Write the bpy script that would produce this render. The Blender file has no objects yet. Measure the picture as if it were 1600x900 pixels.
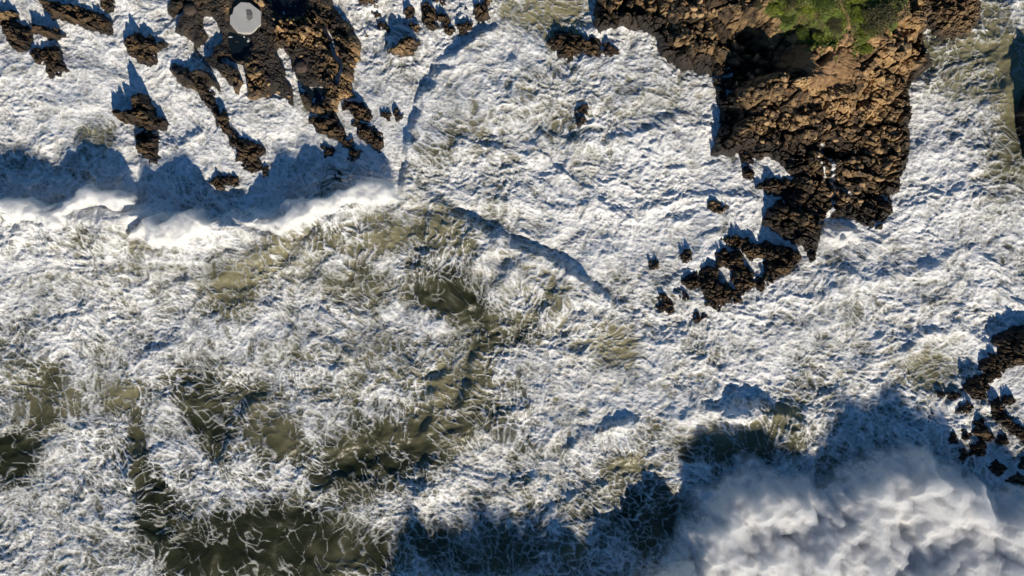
import bpy, math, random
import numpy as np
from mathutils import Vector

# ------------------------------------------------------------------ camera, sky, sun, exposure
SC = bpy.context.scene
COL = SC.collection
S = 0.05                      # metres of sea surface for one pixel of the 1600 x 900 photograph
CAM_H = 70.0
SUN_EL, SUN_AZ = math.radians(27.0), math.radians(163.0)

cam_d = bpy.data.cameras.new('camera')
cam = bpy.data.objects.new('camera', cam_d); COL.objects.link(cam)
cam.location = (0, 0, CAM_H); cam.rotation_euler = (0, 0, 0)
cam_d.sensor_width = 36.0; cam_d.lens = 18.0 / (40.0 / CAM_H)
cam_d.clip_start = 1.0; cam_d.clip_end = 3000.0
SC.camera = cam

W = bpy.data.worlds.new('World'); SC.world = W; W.use_nodes = True
wn = W.node_tree
sky = wn.nodes.new('ShaderNodeTexSky'); sky.sky_type = 'NISHITA'; sky.sun_disc = False
sky.sun_elevation = SUN_EL; sky.sun_rotation = SUN_AZ
sky.air_density = 1.0; sky.dust_density = 0.0; sky.ozone_density = 0.6; sky.altitude = 2500.0
bg = wn.nodes['Background']; bg.inputs['Strength'].default_value = 0.085
hs = wn.nodes.new('ShaderNodeHueSaturation'); hs.inputs['Saturation'].default_value = 1.32     # a deep clear blue sky
wn.links.new(sky.outputs['Color'], hs.inputs['Color']); wn.links.new(hs.outputs['Color'], bg.inputs['Color'])

sun_d = bpy.data.lights.new('sun', 'SUN'); sun_d.energy = 4.8; sun_d.angle = math.radians(0.5)
sun_d.color = (1.0, 0.895, 0.74)
sun = bpy.data.objects.new('sun', sun_d); COL.objects.link(sun)
to_sun = Vector((math.sin(SUN_AZ) * math.cos(SUN_EL), math.cos(SUN_AZ) * math.cos(SUN_EL), math.sin(SUN_EL)))
sun.rotation_euler = to_sun.to_track_quat('Z', 'Y').to_euler()
sun.location = to_sun * 80

SC.view_settings.view_transform = 'Standard'; SC.view_settings.look = 'None'
SC.view_settings.gamma = 1.0; SC.view_settings.exposure = 0.12
SC.view_settings.use_curve_mapping = False
SC.render.engine = 'CYCLES'
SC.cycles.max_bounces = 6; SC.cycles.volume_bounces = 4; SC.cycles.diffuse_bounces = 2; SC.cycles.glossy_bounces = 1
SC.cycles.use_adaptive_sampling = True; SC.cycles.adaptive_threshold = 0.02; SC.cycles.adaptive_min_samples = 20
SC.cycles.transparent_max_bounces = 16
SC.cycles.use_denoising = True; SC.cycles.denoiser = 'OPENIMAGEDENOISE'
SC.cycles.denoising_input_passes = 'RGB_ALBEDO_NORMAL'; SC.cycles.denoising_prefilter = 'ACCURATE'
SC.cycles.sample_clamp_direct = 3.0; SC.cycles.sample_clamp_indirect = 3.0

# ------------------------------------------------------------------ helpers
F = np.float32
def to_world(px, py, z=0.0):
    k = S * (1.0 - z / CAM_H)
    return ((px - 800.0) * k, (450.0 - py) * k, z)

def h2(ix, iy, seed):
    h = (ix.astype(np.int64) * 374761393 + iy.astype(np.int64) * 668265263 + seed * 974634777) & 0xFFFFFFFF
    h = ((h ^ (h >> 13)) * 1274126177) & 0xFFFFFFFF
    h = ((h ^ (h >> 16)) * 2246822519) & 0xFFFFFFFF
    return (h ^ (h >> 15)) & 0xFFFFFFFF

_R = np.random.RandomState(7)
_GA = _R.rand(4096) * 2 * np.pi
_GX, _GY = np.cos(_GA).astype(F), np.sin(_GA).astype(F)
_PERM = _R.permutation(4096).astype(np.int32)
def _ph(ix, iy, seed):
    return _PERM[(_PERM[(ix + seed * 131) & 4095] + 3 * _PERM[(iy * 7 + seed * 59) & 4095]) & 4095]

def perlin(x, y, seed=0):
    xf, yf = np.floor(x), np.floor(y)
    ix, iy = xf.astype(np.int32), yf.astype(np.int32)
    fx, fy = (x - xf).astype(F), (y - yf).astype(F)
    u, v = fx * fx * fx * (fx * (fx * 6 - 15) + 10), fy * fy * fy * (fy * (fy * 6 - 15) + 10)
    def g(a, b):
        k = _ph(ix + a, iy + b, seed)
        return _GX[k] * (fx - a) + _GY[k] * (fy - b)
    a = g(0, 0); a += u * (g(1, 0) - a)
    b = g(0, 1); b += u * (g(1, 1) - b)
    return (a + v * (b - a)) * F(1.5)

def fbm(x, y, o, seed=0, gain=0.5):
    r, amp, t = 0, 1.0, 0
    for k in range(o):
        r = r + amp * perlin(x * 2 ** k, y * 2 ** k, seed + k); t += amp; amp *= gain
    return r / t

def ridged(x, y, o, seed=0, gain=0.5):
    r, amp, t = 0, 1.0, 0
    for k in range(o):
        n = 1 - np.abs(perlin(x * 2 ** k, y * 2 ** k, seed + k)); r = r + amp * n * n; t += amp; amp *= gain
    return r / t

_RA, _RB, _RC = _R.rand(4096).astype(F), _R.rand(4096).astype(F), _R.rand(4096).astype(F)
def worley(x, y, seed=0, jit=0.9):
    """distance to nearest, distance to second, random of the cell, offset from the cell's point"""
    xf, yf = np.floor(x), np.floor(y)
    ix, iy = xf.astype(np.int32), yf.astype(np.int32)
    f1 = np.full(x.shape, 9.0, F); f2 = np.full(x.shape, 9.0, F)
    cid = np.zeros(x.shape, np.int32); dx1 = np.zeros(x.shape, F); dy1 = np.zeros(x.shape, F)
    for a in (-1, 0, 1):
        for b in (-1, 0, 1):
            k = _ph(ix + a, iy + b, seed)
            dx = (x - xf).astype(F) - (a + 0.5 + (_RA[k] - 0.5) * jit)
            dy = (y - yf).astype(F) - (b + 0.5 + (_RB[k] - 0.5) * jit)
            d = dx * dx + dy * dy
            m = d < f1
            f2 = np.where(m, f1, np.minimum(f2, d))
            f1 = np.where(m, d, f1)
            cid = np.where(m, k, cid); dx1 = np.where(m, dx, dx1); dy1 = np.where(m, dy, dy1)
    return np.sqrt(f1), np.sqrt(f2), cid, dx1, dy1

def sstep(a, b, x):
    t = np.clip((x - a) / (b - a), 0, 1)
    return t * t * (3 - 2 * t)

def poly_sd(X, Y, pts):
    """signed distance to a closed outline in px, positive inside"""
    n = len(pts)
    d = np.full(X.shape, 1e9, F); ins = np.zeros(X.shape, bool)
    for i in range(n):
        x0, y0 = pts[i]; x1, y1 = pts[(i + 1) % n]
        ex, ey = x1 - x0, y1 - y0
        t = np.clip(((X - x0) * ex + (Y - y0) * ey) / max(ex * ex + ey * ey, 1e-6), 0, 1)
        d = np.minimum(d, (X - x0 - t * ex) ** 2 + (Y - y0 - t * ey) ** 2)
        if y0 != y1:
            c = ((y0 <= Y) & (Y < y1)) | ((y1 <= Y) & (Y < y0))
            ins ^= c & (X < x0 + (Y - y0) / (y1 - y0) * ex)
    d = np.sqrt(d)
    return np.where(ins, d, -d).astype(F)

def line_sd(X, Y, pts):
    """signed distance to an open polyline (positive on its left as seen in the photo) and position along it 0..1"""
    d = np.full(X.shape, 1e9, F); s = np.ones(X.shape, F); al = np.zeros(X.shape, F)
    L = [math.hypot(pts[i + 1][0] - pts[i][0], pts[i + 1][1] - pts[i][1]) for i in range(len(pts) - 1)]
    tot, acc = sum(L), 0
    for i in range(len(pts) - 1):
        x0, y0 = pts[i]; x1, y1 = pts[i + 1]
        ex, ey = x1 - x0, y1 - y0
        t = np.clip(((X - x0) * ex + (Y - y0) * ey) / (L[i] ** 2), 0, 1)
        dd = (X - x0 - t * ex) ** 2 + (Y - y0 - t * ey) ** 2
        m = dd < d
        d = np.where(m, dd, d)
        s = np.where(m, np.sign(ex * (Y - y0) - ey * (X - x0)), s)
        al = np.where(m, (acc + t * L[i]) / tot, al); acc += L[i]
    return (np.sqrt(d) * -s).astype(F), al

def grid_mesh(name, WX, WY, WZ, keep=None, attrs=None, smooth=True):
    """a height-field sheet; keep is a mask of vertices, a face stays when all its corners do"""
    ny, nx = WX.shape
    idx = np.arange(nx * ny, dtype=np.int32).reshape(ny, nx)
    q = np.stack([idx[:-1, :-1], idx[1:, :-1], idx[1:, 1:], idx[:-1, 1:]], -1).reshape(-1, 4)
    co = np.stack([WX, WY, WZ], -1).reshape(-1, 3).astype(F)
    if keep is not None:
        kf = keep.reshape(-1)
        q = q[kf[q].all(1)]
        used = np.zeros(nx * ny, bool); used[q.ravel()] = True
        new = np.cumsum(used) - 1
        q = new[q].astype(np.int32); co = co[used]
    else:
        used = slice(None)
    me = bpy.data.meshes.new(name)
    me.vertices.add(len(co)); me.vertices.foreach_set('co', co.ravel())
    nf = len(q)
    me.loops.add(nf * 4); me.loops.foreach_set('vertex_index', q.ravel())
    me.polygons.add(nf)
    me.polygons.foreach_set('loop_start', np.arange(0, nf * 4, 4, dtype=np.int32))
    me.polygons.foreach_set('use_smooth', np.full(nf, smooth))
    me.update(calc_edges=True)
    for k, v in (attrs or {}).items():
        a = me.attributes.new(k, 'FLOAT', 'POINT')
        a.data.foreach_set('value', v.reshape(-1)[used].astype(F))
    return me

def link(name, me, mat=None, parent=None, label=None, cat=None, group=None, kind=None):
    o = bpy.data.objects.new(name, me); COL.objects.link(o)
    if mat is not None and me is not None and not me.materials: me.materials.append(mat)
    if parent is not None: o.parent = parent
    if label: o['label'] = label
    if cat: o['category'] = cat
    if group: o['group'] = group
    if kind: o['kind'] = kind
    return o

class NT:
    """small wrapper for node trees"""
    def __init__(s, name):
        s.m = bpy.data.materials.new(name); s.m.use_nodes = True
        s.t = s.m.node_tree; s.b = s.t.nodes['Principled BSDF']; s.out = s.t.nodes['Material Output']
    def n(s, typ, **kw):
        nd = s.t.nodes.new('ShaderNode' + typ)
        for k, v in kw.items(): setattr(nd, k, v)
        return nd
    def l(s, a, b): s.t.links.new(a, b)
    def val(s, sock, v):
        if hasattr(v, 'is_output') or hasattr(v, 'links'): s.l(v, sock)
        else: sock.default_value = v
    def math(s, op, a, b=0.5, clamp=False):
        nd = s.n('Math', operation=op, use_clamp=clamp); s.val(nd.inputs[0], a); s.val(nd.inputs[1], b); return nd.outputs[0]
    def mix(s, f, a, b):
        nd = s.n('Mix', data_type='RGBA'); s.val(nd.inputs[0], f)
        for i, c in ((6, a), (7, b)):
            s.val(nd.inputs[i], (*c, 1) if isinstance(c, tuple) and len(c) == 3 else c)
        return nd.outputs[2]
    def attr(s, name): return s.n('Attribute', attribute_name=name).outputs['Fac']
    def noise(s, scale, detail=4, rough=0.55, vec=None):
        nd = s.n('TexNoise'); nd.inputs['Scale'].default_value = scale; nd.inputs['Detail'].default_value = detail
        nd.inputs['Roughness'].default_value = rough
        s.l(vec if vec is not None else s.pos(), nd.inputs['Vector']); return nd.outputs['Fac']
    def pos(s):
        if not hasattr(s, '_p'): s._p = s.n('NewGeometry').outputs['Position']
        return s._p
    def ramp(s, f, lo, hi):
        nd = s.n('MapRange', interpolation_type='SMOOTHSTEP'); s.val(nd.inputs[0], f)
        nd.inputs[1].default_value = lo; nd.inputs[2].default_value = hi; return nd.outputs[0]
    def bump(s, h, strength, dist):
        nd = s.n('Bump'); nd.inputs['Strength'].default_value = strength; nd.inputs['Distance'].default_value = dist
        s.l(h, nd.inputs['Height']); s.l(nd.outputs[0], s.b.inputs['Normal'])

# ------------------------------------------------------------------ materials
def mat_sea(name='sea_water_and_foam', w0=(0.022, 0.025, 0.010), w1=(0.225, 0.205, 0.115)):
    t = NT(name)
    foam, silt, thin = t.attr('foam'), t.attr('silt'), t.attr('thin')
    water = t.mix(silt, w0, w1)
    wv = t.n('TexNoise'); wv.inputs['Scale'].default_value = 1.6; wv.inputs['Detail'].default_value = 3; t.l(t.pos(), wv.inputs['Vector'])
    ad = t.n('VectorMath', operation='MULTIPLY_ADD'); t.l(wv.outputs['Color'], ad.inputs[0]); ad.inputs[1].default_value = (.7, .7, 0); t.l(t.pos(), ad.inputs[2])
    fl = t.n('VectorMath', operation='MULTIPLY'); t.l(ad.outputs[0], fl.inputs[0]); fl.inputs[1].default_value = (1, 1.25, 0)
    vo = t.n('TexVoronoi', feature='DISTANCE_TO_EDGE'); vo.inputs['Scale'].default_value = 2.6; t.l(fl.outputs[0], vo.inputs['Vector'])
    cell = t.ramp(vo.outputs['Distance'], 0.02, 0.30)
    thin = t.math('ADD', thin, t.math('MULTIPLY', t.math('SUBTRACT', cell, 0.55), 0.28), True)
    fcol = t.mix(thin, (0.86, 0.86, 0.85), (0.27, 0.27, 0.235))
    fine = t.noise(9.0, 3, 0.6)
    f = t.math('ADD', foam, t.math('MULTIPLY', t.math('SUBTRACT', fine, 0.5), 0.28))
    f = t.ramp(f, 0.15, 0.85)
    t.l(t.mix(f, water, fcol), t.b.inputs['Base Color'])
    r = t.n('MapRange'); t.l(f, r.inputs[0]); r.inputs[3].default_value = 0.30; r.inputs[4].default_value = 0.75
    t.l(r.outputs[0], t.b.inputs['Roughness'])
    t.b.inputs['IOR'].default_value = 1.33
    t.bump(t.math('MULTIPLY', t.math('SUBTRACT', t.noise(5.0, 5, 0.66), t.math('MULTIPLY', cell, 0.18)), t.math('ADD', f, 0.25)), 0.7, 0.11)
    return t.m

def mat_rock(name, tan, mid, dark, warm=1.0):
    t = NT(name)
    tone, wet, wash = t.attr('tone'), t.attr('wet'), t.attr('wash')
    n1, n2 = t.noise(1.3, 5, 0.6), t.noise(7.0, 5, 0.65)
    f = t.math('ADD', t.math('MULTIPLY', tone, 0.55), t.math('MULTIPLY', n1, 0.6))
    c = t.mix(t.ramp(f, 0.35, 0.85), mid, tan)
    rust = t.ramp(t.noise(2.1, 4, 0.6), 0.56, 0.72)
    c = t.mix(t.math('MULTIPLY', rust, 0.55), c, (0.24, 0.105, 0.035))
    c = t.mix(t.ramp(n2, 0.50, 0.28), c, t.mix(0.55, c, dark))
    c = t.mix(wet, c, dark)
    g = t.noise(3.0, 4, 0.7)
    wf = t.ramp(t.math('ADD', wash, t.math('MULTIPLY', t.math('SUBTRACT', g, 0.5), 1.2)), 0.45, 0.62)
    c = t.mix(wf, c, (0.74, 0.75, 0.75))
    t.l(c, t.b.inputs['Base Color'])
    r = t.n('MapRange'); t.l(wet, r.inputs[0]); r.inputs[3].default_value = 0.85; r.inputs[4].default_value = 0.38
    t.l(r.outputs[0], t.b.inputs['Roughness'])
    t.bump(t.math('ADD', n2, t.noise(16.0, 4, 0.7)), 0.9, 0.10)
    return t.m

M_SEA = mat_sea()
M_POOL = mat_sea('tide_pool_water', (0.006, 0.012, 0.018), (0.02, 0.03, 0.03))  # reflected sky is put into the water colour as blue-black
M_ROCK = mat_rock('weathered_limestone', (0.40, 0.27, 0.135), (0.135, 0.085, 0.045), (0.026, 0.019, 0.014))
M_WET = mat_rock('dark_wet_rock', (0.17, 0.105, 0.046), (0.042, 0.028, 0.017), (0.011, 0.009, 0.008))

# ------------------------------------------------------------------ sea surface
HEAD = [(931, -120), (931, 0), (929, 39), (941, 46), (956, 39), (991, 43), (1027, 53), (1032, 82), (1055, 100), (1077, 107), (1112, 114),
        (1120, 135), (1128, 165), (1132, 195), (1118, 218), (1119, 239), (1137, 243), (1152, 236), (1170, 236), (1185, 246), (1210, 246), (1231, 264),
        (1240, 280), (1240, 300), (1222, 311), (1199, 328), (1199, 349), (1213, 360), (1228, 366), (1245, 380), (1263, 386), (1270, 410), (1278, 408),
        (1281, 388), (1290, 370), (1298, 346), (1318, 338), (1335, 342), (1345, 346), (1356, 353), (1380, 360), (1391, 345), (1402, 331), (1397, 302),
        (1406, 304), (1412, 285), (1423, 250), (1426, 217), (1419, 197), (1420, 150), (1427, 130), (1450, 107), (1440, 97), (1432, 67), (1440, 40), (1436, 0), (1440, -120)]
SHELF = [(265, -120), (265, 0), (261, 21), (279, 39), (272, 52), (300, 62), (306, 80), (318, 90), (318, 104), (300, 110), (285, 104), (270, 98), (262, 110), (272, 124), (293, 139), (308, 142), (316, 124), (329, 135),
         (343, 139), (375, 149), (400, 156), (414, 155), (432, 149), (453, 164), (475, 172), (503, 185), (524, 178), (539, 156), (556, 153), (553, 117),
         (560, 103), (562, 68), (546, 39), (524, 18), (510, -30), (515, -120)]

def axis(lo, hi, step, far=(12, 60, 250, 900, 3000, 9000)):
    a = np.arange(lo, hi + step, step)
    return np.concatenate([[lo - f for f in reversed(far)], a, [a[-1] + f for f in far]])

def blobs(X, Y, lst):
    r = np.zeros(X.shape, F)
    for (x, y, rx, ry, ang, v) in lst:
        c, s = math.cos(math.radians(ang)), math.sin(math.radians(ang))
        dx, dy = X - x, Y - y
        u, w = (dx * c + dy * s) / (rx * 1.15), (-dx * s + dy * c) / (ry * 1.15)
        r += v * np.exp(-(u * u + w * w) ** 1.5)
    return r

# breaking crests and bores: points, height, width of the steep side, width of the gentle side, steep side (+1 left of travel in the photo)
CRESTS = [
    ([(-160, 335), (0, 330), (100, 345), (180, 335), (240, 342), (300, 358), (360, 350), (430, 345), (500, 333), (560, 312), (605, 298), (650, 306)], 1.7, 13, 75, 1),
    ([(640, 302), (700, 333), (760, 375), (850, 405), (930, 458), (1000, 520)], 1.0, 12, 95, 1),
    ([(695, 555), (683, 620), (669, 690), (664, 760), (658, 815)], .72, 13, 36, -1),
    ([(758, 530), (738, 590), (727, 650), (722, 700)], 0.6, 13, 30, -1),
    ([(1105, 672), (1150, 648), (1200, 640), (1240, 662), (1262, 700)], 0.8, 16, 45, 1),
    ([(880, 720), (910, 690), (960, 668), (1010, 662)], 0.5, 10, 40, 1),
    ([(1590, 470), (1500, 500), (1430, 540), (1390, 600)], 0.4, 16, 45, 1),
    ([(1250, 480), (1330, 445), (1420, 430), (1520, 400)], 0.4, 16, 45, 1),
    ([(280, 590), (310, 640), (345, 700), (390, 760)], 0.45, 12, 50, -1),
    ([(195, 690), (215, 760), (245, 830), (270, 880)], 0.5, 12, 50, -1),
    ([(500, 470), (540, 560), (520, 640)], 0.35, 12, 40, 1),
    ([(470, 790), (520, 760), (560, 735), (620, 720)], 0.3, 10, 40, 1),
    ([(1090, 170), (1040, 195), (980, 215), (930, 240)], 0.4, 9, 45, -1),
    ([(800, 250), (860, 215), (950, 225)], 0.3, 9, 45, 1),
]
COVER = [(390, 855, 125, 55, -8, -.80), (480, 880, 80, 40, 0, -.45), (590, 705, 75, 48, -20, -.62), (540, 740, 50, 40, 0, -.3), (685, 640, 24, 95, 8, -.62), (742, 605, 22, 85, 12, -.6),
         (700, 440, 75, 60, 35, -.42), (690, 470, 40, 22, 20, -.4), (800, 510, 50, 25, 15, -.4), (700, 350, 52, 34, 20, -.55), (590, 365, 38, 36, 0, -.5), (440, 390, 48, 38, 20, -.6), (140, 372, 130, 16, -6, -.26), (515, 372, 40, 26, 20, -.32), (640, 372, 40, 26, 0, -.25), (365, 452, 45, 42, 0, -.5),
         (245, 375, 42, 18, -25, -.4), (320, 655, 24, 70, -28, -.72), (400, 660, 95, 26, 38, -.5), (240, 785, 27, 50, -22, -.88), (215, 690, 12, 45, -5, -.5), (15, 715, 38, 34, 0, -.9), (55, 590, 50, 30, 0, -.4), (80, 640, 40, 26, 0, -.35),
         (190, 618, 34, 26, -30, -.55), (300, 805, 20, 18, 0, -.45), (850, 450, 60, 38, 30, -.45), (950, 540, 58, 40, 30, -.4), (760, 680, 60, 90, 10, -.25), (740, 860, 150, 40, 0, -.34), (900, 800, 90, 40, 0, -.12),
         (1000, 770, 70, 70, 0, -.30), (1210, 672, 40, 34, 30, -.8), (1125, 690, 55, 26, 0, -.55), (1060, 850, 55, 40, 0, -.5), (975, 728, 32, 18, 0, -.45), (1330, 720, 60, 30, 0, -.3), (1235, 640, 26, 20, 0, -.3),
         (1575, 125, 34, 85, -20, -.55), (1530, 60, 90, 90, 0, -.36), (1480, 115, 60, 50, 0, -.22), (1560, 280, 60, 60, 0, -.15), (1570, 230, 40, 60, 0, -.3), (860, 15, 80, 32, 0, -.55), (880, 62, 30, 14, 0, -.5), (690, 95, 40, 20, 0, .1), (1010, 165, 70, 40, 0, -.22),
         (850, 150, 60, 35, 0, -.16), (730, 190, 40, 40, 0, -.18), (670, 260, 30, 35, 30, -.2), (860, 215, 50, 25, 0, -.2), (880, 200, 220, 110, 0, -.10), (780, 130, 45, 30, 0, -.12), (1430, 575, 45, 34, 0, -.38), (1330, 480, 70, 24, 0, -.2), (1270, 600, 60, 30, 0, -.2),
         (150, 212, 36, 26, 0, -.42), (560, 450, 45, 40, 0, -.28), (620, 560, 60, 40, 0, -.25), (480, 600, 90, 60, 0, -.12), (130, 430, 90, 30, 0, -.1), (20, 250, 120, 26, 0, -.08), (1580, 600, 30, 26, 0, .35), (1205, 350, 26, 60, 0, .3),
         (590, 210, 40, 60, 0, .25), (130, 90, 80, 60, 0, .15), (1000, 330, 140, 80, 0, .12), (300, 190, 120, 60, 0, .15), (120, 520, 80, 40, 0, .1)]
SILT = [(390, 855, 150, 70, 0, -.40), (240, 785, 40, 60, 0, -.35), (15, 715, 50, 50, 0, -.35), (590, 705, 90, 60, 0, -.25), (320, 655, 40, 80, 0, -.25), (690, 470, 60, 40, 0, -.3), (440, 390, 70, 45, 10, .8), (700, 345, 60, 36, 0, .6), (590, 360, 50, 40, 0, .7), (850, 450, 90, 50, 30, .6), (950, 540, 80, 50, 30, .7), (190, 618, 40, 30, 0, .6), (365, 450, 50, 45, 0, .5), (680, 600, 60, 60, 0, .25),
        (1540, 80, 110, 130, 0, .6), (860, 20, 110, 50, 0, .9), (950, 180, 250, 120, 0, .5), (150, 210, 60, 40, 0, .6), (130, 430, 150, 50, 0, .5), (1430, 560, 120, 60, 0, .6), (1000, 600, 150, 80, 0, .4), (980, 725, 40, 24, 0, .6),
        (1120, 660, 60, 30, 0, .6), (1240, 640, 40, 26, 0, .6), (240, 375, 50, 26, 0, .6), (560, 560, 200, 140, 0, .3), (40, 590, 80, 60, 0, .3)]


def rank01(n):
    """map a field to its own percentile, so that a cover of 0.3 really covers 30 per cent"""
    smp = np.sort(n[::7, ::7].ravel()); return np.interp(n, smp, np.linspace(0, 1, len(smp))).astype(F)

SEA = {}
def build_sea():
    ax, ay = axis(-120, 1720, 1.6), axis(-110, 1010, 1.6)
    X, Y = np.meshgrid(ax.astype(F), ay.astype(F))
    near = sstep(0, 1, np.minimum(np.minimum(X + 130, 1730 - X), np.minimum(Y + 120, 1020 - Y)) / 60.0)
    # warped coordinates for everything that drifts with the water
    wx = fbm(X / 150, Y / 150, 3, 11); wy = fbm(X / 150, Y / 150, 3, 21)
    ux = fbm(X / 38, Y / 38, 2, 31); uy = fbm(X / 38, Y / 38, 2, 41)
    PX = X + 34 * wx + 7 * ux; PY = Y + 34 * wy + 7 * uy
    h = (0.55 * fbm(X / 210, Y / 210, 3, 51) + .40 * (ridged(X / 130 + .5 * wx, Y / 110 + .5 * wy, 2, 57) - .6)) * near
    crest = np.zeros(X.shape, F); ribs = np.zeros(X.shape, F)
    for pts, hh, wf, wb, side in CRESTS:
        d, al = line_sd(X + 12 * ux, Y + 12 * uy, pts)
        d = d * side
        prof = np.where(d > 0, np.exp(-(d / wf) ** 2), np.exp(-(np.abs(d) / wb) ** 1.3))
        taper = sstep(0, .2, al) * sstep(0, .2, 1 - al)
        p = prof * taper * (0.85 + 0.5 * ux)
        h += hh * p; crest = np.maximum(crest, p * min(1, hh))
        L = sum(math.hypot(pts[i + 1][0] - pts[i][0], pts[i + 1][1] - pts[i][1]) for i in range(len(pts) - 1))
        rb = ridged(al * L / 15 + d / 90 + .6 * wx, d / 75 + al * 3, 3, 131, .55)
        ribs = np.maximum(ribs, sstep(.60, .86, rb) * sstep(.12, .5, prof * taper) * (d < 4) * min(1, .4 + hh))
    # bore front entering the bay: a step that dies out behind it
    d, al = line_sd(X + 18 * ux, Y + 18 * uy, [(628, 330), (633, 270), (640, 210), (655, 150), (685, 105), (735, 62), (790, 40)])
    st = sstep(-7, 10, -d) * np.exp(-np.clip(-d, 0, 400) / 190) * sstep(0, .1, al) * sstep(0, .15, 1 - al)
    h += 0.70 * st * (X < 1150)
    hbase = h.copy()
    # foam cover, then a cell network that opens where the cover is thin
    calm = np.clip(blobs(X, Y, [(590, 210, 50, 80, 0, 1), (130, 110, 120, 90, 0, .6), (300, 210, 140, 70, 0, .6), (1575, 610, 40, 40, 0, 1), (1205, 310, 30, 60, 0, 1), (390, 850, 130, 60, 0, .8)]), 0, 1)
    f1 = fbm(PX / 60, PY / 60, 4, 91)
    C = 0.80 + blobs(X, Y, COVER) + 0.34 * fbm(X / 95, Y / 95, 4, 101) + 0.14 * f1 + 0.15 * crest
    C = C + 0.12 * sstep(420, 300, Y) + 0.05 * sstep(850, 1000, X) - 0.07 * sstep(900, 500, X) * sstep(420, 560, Y)
    C = np.clip(C, 0.09, 1.0)
    pa, pb = perlin(PX / 14, PY / 14, 5), perlin(PX / 14, PY / 14, 6)
    pc, pd = fbm(PX / 44, PY / 44, 2, 15), fbm(PX / 44, PY / 44, 2, 18)
    big = worley((.5 * PX + .87 * PY) / 41 + .2 * pa + .75 * pc, (.5 * PY - .87 * PX) / 25 + .2 * pb + .75 * pd, 7)
    mid = worley(PX / 15 + .4 * pb, PY / 13 + .4 * pa, 9)
    sml = worley(PX / 8 + .3 * pb, PY / 7 + .3 * pa, 13)
    e1, e2, e3 = big[1] - big[0], mid[1] - mid[0], sml[1] - sml[0]
    fn = fbm(PX / 40, PY / 40, 5, 121, .6)
    r1 = ridged(PX / 66, PY / 58, 3, 61)
    r2 = ridged(PX / 25 + .6 * uy, PY / 20 + .6 * ux, 4, 71, 0.55)
    r3 = ridged(PX / 10 + .5 * wx, PY / 9, 3, 81, 0.55)
    # closed foam sheet, torn along its margins and pierced by round holes
    sheet = sstep(.36, .74, C + .30 * fn + .30 * (r2 - .55) - .10 * e2)
    pick = sstep(.50, .62, _RC[mid[2]] + .75 * (.72 - C))
    hole = sstep(.16, .34, e2) * pick * sstep(1.0, .8, C)
    pick1 = sstep(.55, .65, _RA[big[2]] + .75 * (.66 - C))
    hole = np.maximum(hole, sstep(.10, .26, e1) * pick1 * sstep(.95, .75, C) * .9)
    sheet = sheet * (1 - .85 * hole)
    # lace: thin lines of bubbles between the cells of open water
    v = np.clip(.55 + 1.2 * fn + .8 * (C - .3), 0, 1)
    lw = .065 + .15 * np.clip(.5 + 1.1 * fbm(PX / 17, PY / 17, 3, 161), 0, 1) ** 2
    lace = sstep(1.0, .25, e1 / lw) * np.clip(.55 + .5 * v, 0, 1) * (.25 + .75 * sstep(-.22, .08, fbm(PX / 34, PY / 34, 2, 171)))
    lace = np.maximum(lace, sstep(.20, .04, e2) * sstep(.10, .42, C + .5 * fn) * .85)
    lace = np.maximum(lace, sstep(.30, .05, e3) * sstep(.35, .65, C + .4 * fn) * .65)
    lace = np.maximum(lace, .95 * ribs)
    strand = np.zeros(X.shape, F)
    sx = 55 * fbm(X / 190, Y / 190, 2, 141) + 14 * fbm(X / 60, Y / 60, 2, 143); sy = 55 * fbm(X / 190, Y / 190, 2, 142) + 14 * fbm(X / 60, Y / 60, 2, 144)
    for k, (ang, zone) in enumerate(((-24, [(1350, 480, 330, 200, 0, 1), (950, 200, 260, 130, 0, .9), (1480, 120, 120, 160, 0, .9)]), (62, [(300, 640, 420, 260, 0, 1), (120, 120, 160, 110, 0, .7), (330, 200, 160, 80, 0, .7)]), (84, [(740, 640, 170, 230, 0, 1), (560, 400, 120, 90, 0, .7)]), (12, [(150, 400, 260, 60, 0, .8), (950, 380, 220, 90, 25, .9), (1000, 700, 160, 120, -30, .7)]))):
        ca, sa = math.cos(math.radians(ang)), math.sin(math.radians(ang))
        a_, b_ = (X + sx) * ca + (Y + sy) * sa, -(X + sx) * sa + (Y + sy) * ca
        strand = np.maximum(strand, sstep(.56, .90, ridged(a_ / 62, b_ / 13, 3, 151 + k * 5, .55)) * np.clip(blobs(X, Y, zone), 0, 1))
    lace = np.maximum(lace, .9 * strand * sstep(.12, .4, C + .4 * fn))
    lace = np.maximum(lace, .28 * np.exp(-e1 / .22))
    film = .50 * sstep(.15, .8, C + .5 * fn) * (.35 + r2)
    foam = np.clip(np.maximum(np.maximum(sheet, lace), film), 0, 1)
    # raised threads in the foam
    fil = np.maximum(np.maximum(np.maximum(np.maximum(ribs, strand), np.exp(-e2 / .10) * .8), np.exp(-e3 / .16) * .6), np.maximum(sstep(.60, .88, r2), .8 * sstep(.62, .9, r3)))
    busy = sstep(-.30, .32, fbm(X / 115, Y / 115, 3, 181))
    fil = fil * (.45 + .62 * busy) + .26 * (1 - busy) * sstep(.45, .8, C)
    rough = (.72 + .38 * busy) * (1 - .6 * calm) * near * (1 - .22 * sstep(760, 600, X) * sstep(430, 560, Y))
    h += rough * (0.30 * (r1 - .55) + 0.185 * (r2 - .55) * (.35 + .75 * foam) + 0.12 * (r3 - .55) * (.15 + foam) + 0.24 * f1)
    h += rough * foam * (.03 + .04 * fil) + .04 * strand * foam
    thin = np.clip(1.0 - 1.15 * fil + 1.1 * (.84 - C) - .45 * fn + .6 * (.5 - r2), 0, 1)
    silt = np.clip(0.24 + .35 * pc + blobs(X, Y, SILT) + 0.35 * f1, 0, 1)
    keep = np.ones(X.shape, bool)
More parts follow.
